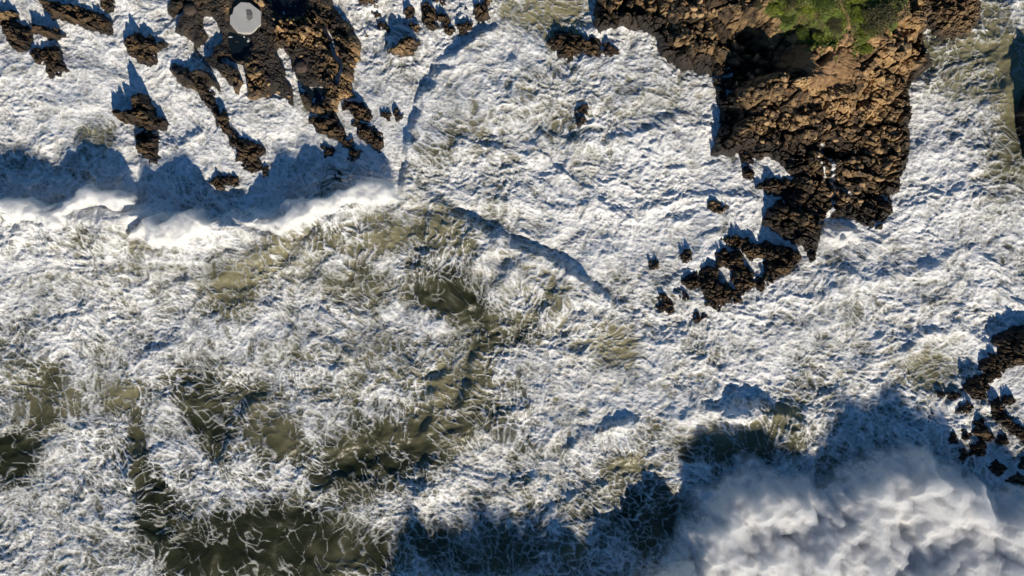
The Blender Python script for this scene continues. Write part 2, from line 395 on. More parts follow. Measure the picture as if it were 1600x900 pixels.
    keep &= ~(poly_sd(X, Y, HEAD) > 30)
    SEA.update(ax=ax, ay=ay, h=hbase)
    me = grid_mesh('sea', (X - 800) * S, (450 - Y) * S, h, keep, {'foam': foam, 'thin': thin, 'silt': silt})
    link('sea', me, M_SEA, label='churning olive green sea streaked and covered with white foam', kind='structure')
build_sea()

def sea_at(px, py):
    j = int(np.argmin(np.abs(SEA['ax'] - px))); i = int(np.argmin(np.abs(SEA['ay'] - py)))
    return float(SEA['h'][i, j])

# ------------------------------------------------------------------ rock relief shared by terrain and outcrops
def blocky(X, Y, seed, size=22.0):
    """broken limestone: tilted blocks of three sizes with gaps between them; returns relief in metres and a tone per block"""
    qx = X + 5 * fbm(X / 25, Y / 25, 3, seed + 1); qy = Y + 5 * fbm(X / 25, Y / 25, 3, seed + 2)
    r, tone = 0, 0
    for k, (sz, am) in enumerate(((size, .42), (size * .48, .24), (size * .22, .10))):
        a, b, c, dx, dy = worley((.94 * qx + .34 * qy) / (sz * 1.25), (.94 * qy - .34 * qx) / (sz * .68), seed + 10 + k)
        t = (_RA[c] - .5) * dx * 1.5 + (_RB[c] - .5) * dy * 1.5
        gap = 1 - sstep(0, .16, b - a)
        r = r + am * ((_RC[c] - .5) * 1.4 + t - 1.3 * gap)
        tone = tone + (0.5, .3, .2)[k] * _RA[c]
    return r.astype(F), tone.astype(F)

def rock_mesh(poly, hmax, seed, size=16.0, wash=0.0, step=1.25, grow=2.2):
    P = np.array(poly, F)
    x0, y0 = P.min(0) - 9; x1, y1 = P.max(0) + 9
    X, Y = np.meshgrid(np.arange(x0, x1, step, dtype=F), np.arange(y0, y1, step, dtype=F))
    jx, jy = fbm(X / 11, Y / 11, 3, seed), fbm(X / 11, Y / 11, 3, seed + 50)
    sd = poly_sd(X + 7 * jx, Y + 7 * jy, poly) + grow
    base = np.mean([sea_at(*p) for p in poly])
    rad = max(float(sd.max()), 3.0)
    body = np.where(sd > 0, hmax * (1 - np.exp(-sd / (rad * .42))) / .9, sd * 0.10)
    bl, tone = blocky(X, Y, seed, size)
    rel = bl * min(1.0, .35 + .45 * hmax) * sstep(-2, rad * .5, sd) + .12 * hmax * ridged(X / 9, Y / 7, 3, seed + 3)
    z = body + rel
    wet = np.clip(1.15 - z / max(.50, .75 * hmax) + .45 * jx, 0, 1)
    ws = np.clip(wash + .35 * sstep(.35, -.05, z) + .25 * jy - .12, 0, 1)
    cx, cy = float(P[:, 0].mean()), float(P[:, 1].mean())
    me = grid_mesh('rock', (X - cx) * S, (cy - Y) * S, z, z > -0.55, {'tone': tone, 'wet': wet, 'wash': ws}, False)
    return me, ((cx - 800) * S, (450 - cy) * S, base - .04)

TL, RIDGE, SH, TC, LR, RR = ('rocks awash off the left shore', 'rocks round the rock shelf', 'rocks below the shelf', 'rocks along the upper shore', 'reef below the headland', 'reef at the right edge')
# outline in photo pixels, height in metres, wash of foam on top, material, name, label, group
ROCKS = [
 ([(-30, 20), (0, 20), (20, 17), (30, 25), (27, 30), (10, 33), (0, 37), (-30, 36)], .9, .1, 0, 'rock_outcrop', 'olive topped rock cut by the left edge near the upper corner', TL),
 ([(5, 37), (17, 32), (47, 47), (53, 63), (50, 77), (37, 80), (25, 78), (13, 63)], .9, .15, 1, 'rock_outcrop', 'dark brown rock beside the left edge with a rusty lower face', TL),
 ([(57, 40), (93, 50), (100, 58), (90, 63), (67, 55), (50, 50)], 1.0, .15, 1, 'rock_outcrop', 'slim dark rock throwing a pointed blue shadow near the upper left corner', TL),
 ([(50, 82), (83, 75), (92, 80), (108, 110), (100, 118), (83, 120), (73, 107), (57, 93)], .8, .22, 1, 'rock_outcrop', 'black rock streaked with white runoff, lowest of the upper left rocks', TL),
 ([(53, -20), (73, 3), (100, 7), (140, 15), (157, 23), (173, 40), (175, 52), (160, 50), (140, 47), (117, 38), (90, 30), (70, 13), (40, -20)], .9, .05, 1, 'rock_ridge', 'long dark rock ridge slanting down from the top edge at left', TL),
 ([(153, -20), (170, -20), (177, 10), (168, 18), (157, 8)], .5, .2, 1, 'rock_outcrop', 'small broken rock at the top edge right of the slanting ridge', TL),
 ([(195, 63), (213, 53), (233, 58), (257, 67), (263, 73), (247, 82), (248, 95), (238, 102), (220, 98), (203, 83)], .85, .1, 1, 'rock_outcrop', 'black rock just left of the shelf with foam lying behind it', RIDGE),
 ([(208, 152), (222, 147), (232, 155), (240, 180), (257, 190), (253, 203), (233, 203), (207, 193), (185, 187), (177, 173), (203, 175), (213, 173)], 1.75, .12, 1, 'rock_outcrop', 'brown rock with a tall two pointed blue shadow on the foam', RIDGE),
 ([(212, 213), (220, 208), (243, 213), (247, 233), (247, 258), (230, 250), (215, 240)], .8, .1, 1, 'rock_outcrop', 'black oblong rock right below the brown rock with the pointed shadow', RIDGE),
 ([(322, 285), (345, 273), (372, 275), (372, 290), (340, 296)], .45, .35, 1, 'rock_outcrop', 'half drowned rock behind the spray of the left breaker', RIDGE),
 ([(306, 117), (316, 119), (336, 160), (339, 178), (352, 174), (357, 185), (382, 217), (411, 233), (405, 245), (405, 265), (393, 270), (379, 263), (364, 235), (357, 217), (343, 199), (334, 178), (322, 160), (307, 139)], .8, .12, 1, 'rock_ridge', 'narrow black ridge of rock running from the shelf down into the surf', RIDGE),
 ([(407, 258), (416, 260), (420, 274), (410, 278)], .35, .2, 1, 'rock_outcrop', 'tiny dark rock at the foot of the narrow black ridge', RIDGE),
 ([(485, 188), (510, 185), (524, 181), (542, 210), (538, 224), (521, 217), (499, 206)], .85, .1, 1, 'rock_outcrop', 'brown wet rock largest of those hanging below the shelf', SH),
 ([(538, 220), (553, 217), (556, 231), (546, 238), (538, 231)], .5, .05, 1, 'boulder', 'small black rock between the large brown one and the lowest rock', SH),
 ([(546, 238), (565, 236), (563, 249), (553, 252), (546, 249)], .55, .05, 1, 'boulder', 'black rock, lowest of the rocks below the shelf', SH),
 ([(505, 228), (521, 231), (521, 245), (508, 243)], .45, .1, 1, 'boulder', 'small dark rock just under the large brown rock below the shelf', SH),
 ([(538, 160), (567, 163), (581, 178), (578, 192), (556, 192), (553, 178), (540, 171)], .7, .1, 1, 'rock_outcrop', 'dark rock off the lower right corner of the shelf', SH),
 ([(553, 194), (581, 195), (599, 210), (595, 238), (581, 228), (563, 217)], .6, .2, 1, 'rock_outcrop', 'splintered dark rock with foam between its blades, right of the shelf rocks', SH),
 ([(598, 176), (608, 177), (607, 187), (600, 187)], .4, .05, 1, 'boulder', 'left of two tiny rocks standing in smooth foam right of the shelf', SH),
 ([(617, 174), (623, 172), (626, 190), (619, 191)], .45, .05, 1, 'boulder', 'right of two tiny rocks standing in smooth foam beside the bore front', SH),
 ([(524, 271), (535, 272), (535, 284), (526, 284)], .3, .2, 1, 'boulder', 'tiny rock peeping out of the foam behind the breaker crest', SH),
 ([(607, 81), (622, 71), (633, 60), (645, 61), (655, 66), (653, 73), (642, 85), (627, 90), (612, 85)], 1.05, .0, 0, 'rock_outcrop', 'rounded brown rock alone in the foam with a blue shadow above it', TC),
 ([(633, 21), (638, 11), (645, 10), (648, 16), (645, 22), (636, 25)], .6, .0, 1, 'boulder', 'small round dark rock left of the tall upright rock near the top edge', TC),
 ([(642, 38), (651, 36), (656, 45), (653, 52), (648, 51)], .5, .05, 0, 'boulder', 'small tan rock just above the rounded brown rock', TC),
 ([(660, 8), (666, 3), (675, 11), (681, 25), (677, 38), (684, 44), (678, 48), (669, 44), (663, 32)], .8, .03, 1, 'rock_outcrop', 'tall upright dark rock in the row near the top edge', TC),
 ([(686, 25), (696, 23), (702, 33), (700, 41), (695, 40), (688, 30)], .6, .05, 1, 'boulder', 'small dark rock just right of the tall upright rock', TC),
 ([(693, 44), (706, 43), (713, 45), (711, 52), (706, 55), (696, 51)], .5, .0, 1, 'boulder', 'flat black rock touching the round black rock at its right', TC),
 ([(715, 43), (721, 37), (732, 34), (740, 40), (739, 45), (728, 52), (718, 51)], .7, .0, 1, 'boulder', 'round black rock at the upper end of the bore front', TC),
 ([(740, 12), (751, 8), (758, 11), (765, 23), (763, 32), (752, 33), (744, 29)], .9, .0, 1, 'boulder', 'rightmost dark rock of the row near the top edge', TC),
 ([(752, -20), (772, -20), (768, 6), (758, 7)], .6, .0, 0, 'boulder', 'yellowish rock cut by the top edge above the rightmost dark rock', TC),
 ([(558, -20), (593, -20), (590, 8), (585, 11), (574, 7), (563, 5)], .6, .05, 0, 'rock_outcrop', 'yellowish rock at the top edge just right of the shelf', TC),
 ([(585, 43), (594, 34), (603, 37), (607, 44), (601, 45), (593, 48)], .4, .15, 1, 'boulder', 'small bow shaped rock left of the rounded brown rock', TC),
 ([(569, 48), (576, 49), (575, 57), (569, 56)], .35, .05, 1, 'boulder', 'tiny dark rock beside the right flank of the shelf', TC),
 ([(578, 19), (588, 17), (593, 21), (590, 25), (581, 25)], .45, .0, 1, 'boulder', 'tiny dark rock just below the yellowish rock by the shelf', TC),
 ([(671, -20), (704, -20), (695, 5), (680, 5)], .5, .1, 1, 'rock_outcrop', 'dark rock cut by the top edge above the row of small rocks', TC),
 ([(722, 10), (730, 7), (735, 16), (727, 18)], .4, .1, 1, 'boulder', 'tiny jagged rock left of the rightmost dark rock', TC),
 ([(851, 68), (870, 53), (902, 52), (931, 60), (941, 78), (934, 89), (909, 84), (892, 96), (874, 85)], .7, .08, 1, 'rock_outcrop', 'black reef awash at the top of the bay left of the headland', TC),
 ([(945, 69), (963, 69), (966, 84), (956, 89), (945, 82)], .5, .08, 1, 'boulder', 'small black rock between the awash reef and the headland', TC),
 ([(902, 174), (913, 157), (931, 149), (927, 164), (917, 174), (913, 192), (902, 196)], .35, .25, 1, 'rock_outcrop', 'nearly drowned rock alone in the middle of the bay', TC),
 ([(1443, 24), (1450, 40), (1463, 57), (1490, 63), (1513, 57), (1528, 30), (1530, -60), (1446, -60)], 1.6, .02, 0, 'rock_outcrop', 'brown block of rock at the top edge right of the headland', None),
 ([(1586, 178), (1602, 140), (1690, 140), (1690, 290), (1606, 280)], 3.6, .0, 1, 'rock_outcrop', 'tall dark rock at the right edge casting a shadow on murky water', None),
 ([(1187, 292), (1199, 280), (1228, 280), (1238, 287), (1228, 304), (1210, 305)], .75, .0, 1, 'boulder', 'black rock in the foam pocket between the headland and its lower tongue', LR),
 ([(1128, 374), (1149, 371), (1165, 374), (1156, 385), (1142, 387)], .7, .1, 1, 'boulder', 'black rock at the top of the broken reef below the headland', LR),
 ([(1185, 388), (1199, 380), (1228, 388), (1245, 394), (1247, 406), (1231, 428), (1210, 436), (1192, 428), (1199, 406)], 1.25, .12, 1, 'rock_outcrop', 'large dark rock at the right end of the broken reef', LR),
 ([(1135, 396), (1156, 392), (1160, 413), (1174, 428), (1176, 445), (1156, 460), (1146, 445), (1149, 420), (1135, 417)], .9, .08, 1, 'rock_outcrop', 'brown black rock in the middle of the broken reef', LR),
 ([(1096, 417), (1117, 420), (1121, 442), (1142, 452), (1156, 467), (1153, 474), (1135, 470), (1121, 486), (1103, 474), (1096, 449)], .85, .08, 1, 'rock_outcrop', 'black forked rock at the left end of the broken reef', LR),
 ([(1060, 403), (1071, 390), (1084, 396), (1080, 406), (1068, 410)], .5, .05, 1, 'boulder', 'small black rock left of the broken reef, upper one', LR),
 ([(1015, 409), (1026, 405), (1028, 418), (1017, 423)], .45, .05, 1, 'boulder', 'tiny black rock farthest left of the reef below the headland', LR),
 ([(1028, 463), (1036, 452), (1050, 477), (1046, 488), (1034, 484)], .55, .05, 1, 'boulder', 'upright black rock at the lower left of the broken reef', LR),
 ([(1057, 455), (1071, 458), (1076, 468), (1062, 467)], .35, .15, 1, 'boulder', 'small drowned rock between the upright black rock and the forked rock', LR),
 ([(1082, 492), (1100, 489), (1103, 498), (1085, 503)], .3, .15, 1, 'boulder', 'lowest small rock of the reef below the headland', LR),
 ([(1108, 317), (1121, 312), (1133, 324), (1124, 333), (1110, 327)], .5, .18, 0, 'boulder', 'lone brownish rock in smooth foam left of the headland tongue', LR),
 ([(1163, 376), (1184, 384), (1190, 400), (1172, 406), (1160, 394)], .8, .1, 1, 'rock_outcrop', 'jagged black rock bridging the top rock and the right end of the reef', LR),
 ([(1174, 440), (1196, 430), (1207, 444), (1186, 454)], .6, .12, 1, 'boulder', 'low black rock under the gap between the two largest reef rocks', LR),
 ([(1066, 440), (1086, 428), (1097, 444), (1078, 452)], .45, .15, 1, 'boulder', 'small broken rock just left of the forked rock', LR),
 ([(1118, 396), (1133, 390), (1138, 410), (1122, 416)], .6, .1, 1, 'boulder', 'small black rock above the forked rock', LR),
 ([(1158, 238), (1178, 245), (1175, 258), (1163, 255)], .5, .05, 1, 'boulder', 'black rock close under the left foot of the headland', LR),
 ([(1161, 263), (1177, 267), (1175, 277), (1164, 274)], .4, .05, 1, 'boulder', 'tiny black rock just below the one under the headland foot', LR),
 ([(1552, 532), (1567, 524), (1585, 515), (1640, 500), (1640, 570), (1583, 572), (1563, 578), (1556, 563)], 1.3, .06, 1, 'rock_outcrop', 'largest dark rock of the right edge reef with a spiked shadow', RR),
 ([(1532, 567), (1548, 551), (1560, 563), (1568, 580), (1552, 598), (1540, 594)], .8, .06, 1, 'rock_outcrop', 'black rock just below left of the largest right edge rock', RR),
 ([(1505, 606), (1517, 590), (1536, 586), (1546, 606), (1536, 623), (1517, 621)], 1.0, .0, 1, 'rock_outcrop', 'black rock with an olive sunlit face in the right edge reef', RR),
 ([(1495, 633), (1509, 625), (1519, 637), (1513, 648), (1497, 645)], .6, .0, 1, 'boulder', 'reddish brown rock just below the olive faced one', RR),
 ([(1548, 629), (1560, 621), (1565, 637), (1556, 648), (1550, 645)], .6, .0, 1, 'boulder', 'black rock at the upper end of the thin sloping ridge', RR),
 ([(1556, 650), (1571, 648), (1595, 670), (1620, 692), (1620, 705), (1587, 680), (1571, 668)], .6, .0, 1, 'rock_ridge', 'thin brown ridge sloping to the right edge', RR),
 ([(1517, 660), (1532, 656), (1552, 680), (1548, 690), (1532, 685), (1521, 680)], .8, .06, 1, 'rock_outcrop', 'wedge shaped black rock in the middle of the right edge reef', RR),
 ([(1499, 670), (1511, 668), (1517, 683), (1505, 684)], .5, .0, 1, 'boulder', 'small black rock left of the wedge shaped one', RR),
 ([(1517, 695), (1532, 687), (1542, 699), (1532, 711), (1519, 707)], .6, .1, 1, 'boulder', 'foam capped rock right below the wedge shaped one', RR),
 ([(1493, 711), (1505, 701), (1514, 707), (1502, 721)], .5, .0, 1, 'boulder', 'black rock at the border of the spray, lowest on the left of its reef', RR),
 ([(1480, 679), (1489, 677), (1496, 691), (1484, 692)], .4, .0, 1, 'boulder', 'small black rock leftmost beside the wedge shaped one', RR),
 ([(1556, 681), (1571, 679), (1577, 691), (1560, 696)], .5, .1, 1, 'boulder', 'rock with a foam hood under the thin sloping ridge', RR),
 ([(1540, 726), (1556, 718), (1571, 730), (1556, 746), (1550, 738)], .55, .08, 1, 'boulder', 'brown black rock at the lower end of the right edge reef', RR),
 ([(1569, 746), (1587, 738), (1600, 750), (1593, 760), (1575, 758)], .55, .05, 1, 'boulder', 'lowest black rock of the right edge reef above the spray', RR),
 ([(1591, 716), (1615, 708), (1615, 732), (1591, 731)], .5, .0, 1, 'boulder', 'dark rock cut by the right edge above the spray', RR),
 ([(1567, 621), (1580, 616), (1584, 633), (1571, 634)], .5, .0, 1, 'boulder', 'black rock at the lower rim of the smooth white pool', RR),
 ([(1465, 612), (1475, 613), (1474, 622), (1466, 622)], .35, .0, 1, 'boulder', 'tiny reddish rock left of the right edge reef', RR),
 ([(1448, 645), (1459, 647), (1458, 657), (1449, 657)], .35, .0, 1, 'boulder', 'tiny dark rock farthest left of the right edge reef', RR),
 ([(1481, 617), (1500, 611), (1503, 620), (1488, 626)], .4, .1, 1, 'boulder', 'small flat rock left of the olive faced rock', RR),
]
def build_rocks():
    for i, (poly, hm, wash, mt, name, label, grp) in enumerate(ROCKS):
        me, loc = rock_mesh(poly, hm, 200 + i * 3, 15.0 if hm > .7 else 9.0, wash, grow=3.5 if grp == LR else 2.2)
        o = link(name, me, M_WET if mt else M_ROCK, label=label, cat='rock', group=grp)
        o.location = loc
build_rocks()

# ------------------------------------------------------------------ land materials
def mat_land():
    t = NT('headland_rock_soil')
    tone, wet, wash, soil, green = (t.attr(k) for k in ('tone', 'wet', 'wash', 'soil', 'green'))
    n1, n2 = t.noise(1.1, 5, 0.6), t.noise(6.0, 5, 0.65)
    f = t.math('ADD', t.math('MULTIPLY', tone, 0.6), t.math('MULTIPLY', n1, 0.65))
    c = t.mix(t.ramp(f, 0.48, 0.84), (0.060, 0.038, 0.020), (0.56, 0.36, 0.165))
    rust = t.ramp(t.noise(1.7, 4, 0.6), 0.54, 0.70)
    c = t.mix(t.math('MULTIPLY', rust, 0.6), c, (0.32, 0.145, 0.04))
    c = t.mix(t.ramp(n2, 0.50, 0.30), c, t.mix(0.6, c, (0.03, 0.022, 0.016)))
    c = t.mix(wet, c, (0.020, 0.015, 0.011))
    sc = t.mix(t.ramp(t.noise(2.5, 5, 0.6), 0.35, 0.7), (0.20, 0.115, 0.052), (0.33, 0.20, 0.095))
    c = t.mix(t.ramp(t.math('ADD', soil, t.math('MULTIPLY', t.math('SUBTRACT', n2, 0.5), 0.9)), 0.4, 0.6), c, sc)
    gc = t.mix(t.ramp(t.noise(1.1, 5, 0.65), 0.38, 0.62), (0.10, 0.075, 0.032), (0.085, 0.125, 0.016))
    c = t.mix(t.ramp(t.math('ADD', green, t.math('MULTIPLY', t.math('SUBTRACT', t.noise(4.0, 4, 0.7), 0.5), 1.0)), 0.42, 0.58), c, gc)
    wf = t.ramp(t.math('ADD', wash, t.math('MULTIPLY', t.math('SUBTRACT', t.noise(3.0, 4, 0.7), 0.5), 1.1)), 0.45, 0.62)
    c = t.mix(wf, c, (0.74, 0.75, 0.75))
    t.l(c, t.b.inputs['Base Color'])
    r = t.n('MapRange'); t.l(wet, r.inputs[0]); r.inputs[3].default_value = 0.9; r.inputs[4].default_value = 0.45
    t.l(r.outputs[0], t.b.inputs['Roughness'])
    t.bump(t.math('ADD', n2, t.noise(15.0, 4, 0.7)), 0.8, 0.09)
    return t.m

def mat_plain(name, c0, c1, scale=4.0, rough=0.85, bump=0.4, dist=0.03, rnd=0.0):
    t = NT(name)
    f = t.ramp(t.noise(scale, 5, 0.65), 0.3, 0.7)
    if rnd:
        o = t.n('ObjectInfo').outputs['Random']
        f = t.math('ADD', t.math('MULTIPLY', f, 1 - rnd), t.math('MULTIPLY', o, rnd))
    t.l(t.mix(f, c0, c1), t.b.inputs['Base Color']); t.b.inputs['Roughness'].default_value = rough
    if bump: t.bump(t.noise(scale * 3, 4, 0.65), bump, dist)
    return t.m

def mat_leaf(name, c0, c1):
    t = NT(name)
    f = t.ramp(t.noise(2.2, 4, 0.6), 0.3, 0.7)
    t.l(t.mix(f, c0, c1), t.b.inputs['Base Color']); t.b.inputs['Roughness'].default_value = 0.6
    return t.m

M_LAND = mat_land()
M_SOIL = mat_plain('trodden_earth', (0.19, 0.105, 0.05), (0.33, 0.20, 0.10), 2.5)
M_BOULD = mat_plain('boulder_limestone', (0.09, 0.055, 0.028), (0.50, 0.33, 0.16), 3.0, 0.9, 0.8, 0.05, 0.5)
M_CONC = mat_plain('pale_concrete', (0.42, 0.41, 0.38), (0.49, 0.48, 0.45), 1.6, 0.9, 0.15, 0.01)
M_HATCH = mat_plain('dark_steel_hatch', (0.10, 0.10, 0.09), (0.16, 0.155, 0.14), 5.0, 0.6, 0.2, 0.01)
M_ALGAE = mat_plain('brown_algae_rock', (0.045, 0.030, 0.022), (0.085, 0.058, 0.042), 5.0, 0.8, 0.8, 0.04)
M_WOOD = mat_plain('shrub_wood', (0.06, 0.042, 0.028), (0.10, 0.07, 0.045), 8.0)

def idw(X, Y, pts, sm=14.0):
    num = np.zeros(X.shape, F); den = np.zeros(X.shape, F)
    for (x, y, z) in pts:
        w = 1.0 / ((X - x) ** 2 + (Y - y) ** 2 + sm * sm) ** 1.6
        num += w * z; den += w
    return num / den

# ------------------------------------------------------------------ headland
# ground heights: plan position in sea-level pixels and height in metres
HPTS = [(1000, 20, 1.4), (1040, 70, 1.4), (1055, 30, 2.4), (1085, 60, 2.6), (960, 0, 1.0), (1060, -60, 3.5),
        (1150, 66, .7), (1182, 92, .5), (1140, 112, .3), (1138, 150, .2), (1200, 112, .9), (1215, 84, 1.6), (1140, 185, .3), (1165, 120, .4),
        (1170, 155, 3.7), (1200, 150, 4.2), (1235, 142, 4.5), (1150, 160, 3.1), (1185, 152, 4.0), (1218, 146, 4.3), (1160, 205, 1.9), (1185, 175, 2.3),
        (1125, 6, 3.9), (1100, 25, 3.8), (1170, 25, 4.6), (1140, 44, 4.2), (1195, 48, 4.4), (1225, 35, 4.8), (1260, 45, 5.0), (1290, 65, 4.8),
        (1335, 62, 4.8), (1355, 40, 5.0), (1315, 15, 5.1), (1275, 112, 4.0), (1310, 122, 3.7), (1250, 112, 3.9), (1375, 92, 3.9), (1405, 92, 2.9),
        (1385, 62, 3.9), (1400, 25, 3.6), (1285, 160, 3.0), (1240, 188, 2.4), (1335, 170, 2.5), (1360, 196, 1.3), (1380, 152, 2.1), (1290, 220, 2.0), (1195, 212, 1.7),
        (1240, 250, 1.5), (1315, 260, 1.5), (1365, 270, 1.4), (1290, 292, .7), (1345, 320, .9), (1230, 340, 1.1), (1275, 352, .8), (1282, 245, 1.0), (1250, -90, 5.5), (1400, -80, 4)]
def to_plan(px, py, z):
    k = 1 - z / CAM_H
    return 800 + (px - 800) * k, 450 + (py - 450) * k
GREENS = [[(1195, -60), (1430, -60), (1412, 8), (1396, 44), (1366, 60), (1356, 80), (1343, 84), (1330, 56), (1322, 58), (1305, 70), (1290, 76), (1272, 70), (1264, 54), (1252, 38), (1236, 46), (1218, 34), (1200, 20)]]
SOILS = [[(1240, 60), (1262, 66), (1275, 82), (1300, 84), (1318, 76), (1332, 84), (1345, 96), (1340, 125), (1310, 140), (1262, 138), (1256, 110), (1238, 84)],
         [(1338, 150), (1352, 150), (1356, 178), (1342, 180)]]
LANDH = {}
def build_headland():
    st = 1.3
    ax, ay = np.arange(900, 1470, st, dtype=F), np.arange(-140, 430, st, dtype=F)
    X, Y = np.meshgrid(ax, ay)
    jx, jy = fbm(X / 16, Y / 16, 3, 301), fbm(X / 16, Y / 16, 3, 311)
    sd = poly_sd(X + 7 * jx, Y + 7 * jy, [to_plan(a, b, .8) for a, b in HEAD])
    hp = idw(X + 6 * jx, Y + 6 * jy, HPTS, 7.0) * 1.15
    edge = 1 - np.exp(-np.clip(sd, 0, 400) / 6.0)
    soil = np.zeros(X.shape, F); green = np.zeros(X.shape, F)
    for p in SOILS: soil = np.maximum(soil, sstep(-9, 9, poly_sd(X + 8 * jx, Y + 8 * jy, [to_plan(a, b, 4.2) for a, b in p])))
    for p in GREENS: green = np.maximum(green, sstep(-12, 16, poly_sd(X + 18 * jx, Y + 18 * jy, [to_plan(a, b, 4.9) for a, b in p])))
    soft = np.clip(np.maximum(soil * .88, green * .9), 0, 1)
    bl, tone = blocky(X + .35 * Y, Y * 1.15 - .2 * X, 320, 34.0)
    # cliffs: terraces
    tr = hp + .25 * jx; k = np.floor(tr / .9); fr = tr / .9 - k
    hp2 = np.where(True, (k + sstep(.25, .75, fr)) * .9, hp)
    hp = hp * soft + (0.45 * hp + 0.55 * hp2) * (1 - soft)
    amp = (1 - soft) * (0.75 + .5 * fbm(X / 70, Y / 70, 2, 331))
    z = hp * edge + bl * amp * sstep(-2, 9, sd) * 1.75 + .10 * ridged(X / 8, Y / 7, 3, 341) * (1 - soft) + soft * .10 * fbm(X / 14, Y / 14, 3, 351)
    # runnels where water drains off the lower rocks, and a trench beside the path
    wash = np.zeros(X.shape, F)
    for pts, w, dep in (([(1277, 230), (1287, 252), (1298, 283), (1299, 300), (1294, 330), (1292, 350)], 3.4, .45), ([(1268, 250), (1280, 270), (1290, 292)], 2.2, .3), ([(1302, 292), (1325, 306)], 2.0, .2)):
        d, al = line_sd(X + 2 * jx, Y + 2 * jy, pts)
        g = np.exp(-(d / w) ** 2); z -= dep * g; wash = np.maximum(wash, g * .95)
    tp = [to_plan(a, b, 4.6) for a, b in ((1278, 99), (1290, 88), (1302, 78))]
    d, al = line_sd(X, Y, tp); z -= .9 * np.exp(-(d / 4.5) ** 2) * sstep(0, .2, al) * sstep(0, .1, 1 - al)
    z = np.where(sd > 0, z, sd * .11)
    wet = np.clip(np.maximum(1.22 - z / 1.6 + .5 * jx, .95 * sstep(34, 10, sd + 14 * jy)), 0, 1) * (1 - soft)
    zone = np.maximum(.80 * sstep(150, 265, Y + 30 * jx), np.maximum(.75 * sstep(1225, 1150, X + 20 * jy) * (Y > 40), .45 * sstep(1110, 1040, X + 20 * jy)))  # colour darkened over the left flank and towards the lower end
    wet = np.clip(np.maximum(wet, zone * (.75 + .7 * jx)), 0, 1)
    wash = np.clip(wash + .40 * sstep(.35, 0, z) * (sd > -6) - .05 + .2 * jy * (z < .5), 0, 1)
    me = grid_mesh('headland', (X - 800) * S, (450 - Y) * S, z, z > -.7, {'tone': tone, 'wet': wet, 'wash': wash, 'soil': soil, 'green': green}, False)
    o = link('headland', me, M_LAND, label='brown rocky headland with green scrub on its crown', kind='structure')
    LANDH.update(ax=ax, ay=ay, z=z, soft=soft, sd=sd, green=green, soil=soil)
build_headland()

def land_at(D, x, y):
    """height under a world position"""
    px, py = x / S + 800, 450 - y / S
    j = int(round((px - D['ax'][0]) / (D['ax'][1] - D['ax'][0]))); i = int(round((py - D['ay'][0]) / (D['ay'][1] - D['ay'][0])))
    j = min(max(j, 0), len(D['ax']) - 1); i = min(max(i, 0), len(D['ay']) - 1)
    return float(D['z'][i, j]), float(D['soft'][i, j]), float(D['sd'][i, j])

def drop(D, px, py, z=3.0):
    """world point of the ground seen at a pixel of the photo"""
    for _ in range(5):
        x, y, _z = to_world(px, py, z); z = land_at(D, x, y)[0]
    return x, y, z

# ------------------------------------------------------------------ low rock shelf with pools
SPTS = [(300, 20, .55), (330, 10, .6), (384, 27, .75), (350, 60, .30), (320, 60, .25), (375, 75, .22), (440, 20, .25), (465, 10, .25), (400, 5, .7), (430, 60, .55), (475, 57, 1.0), (490, 50, 1.1), (455, 45, 1.0), (520, 60, .7), (540, 90, .8),
        (400, 110, .7), (395, 130, .8), (410, 140, .7), (440, 110, .35), (450, 140, .25), (470, 105, .5), (500, 150, .25), (515, 130, .7), (530, 140, .9), (510, 172, .8), (480, 165, .6), (360, 110, .55), (330, 110, .5), (300, 125, .6), (290, 85, .45), (480, 80, .6), (275, 15, .6), (540, 50, .7), (500, 10, .6), (400, -80, 1)]
POOLS = [([(356, 52), (372, 46), (396, 52), (398, 84), (384, 98), (364, 92), (358, 72)], 'dark blue tide pool beside the octagonal slab', 0.05),
         ([(414, 2), (440, -20), (484, -20), (480, 22), (462, 36), (434, 26)], 'dark blue pool at the top edge right of the slab', 0.12),
         ([(478, 140), (500, 132), (514, 142), (508, 162), (488, 168)], 'blue rimmed pool at the lower corner of the shelf', .35)]
SHELFH = {}
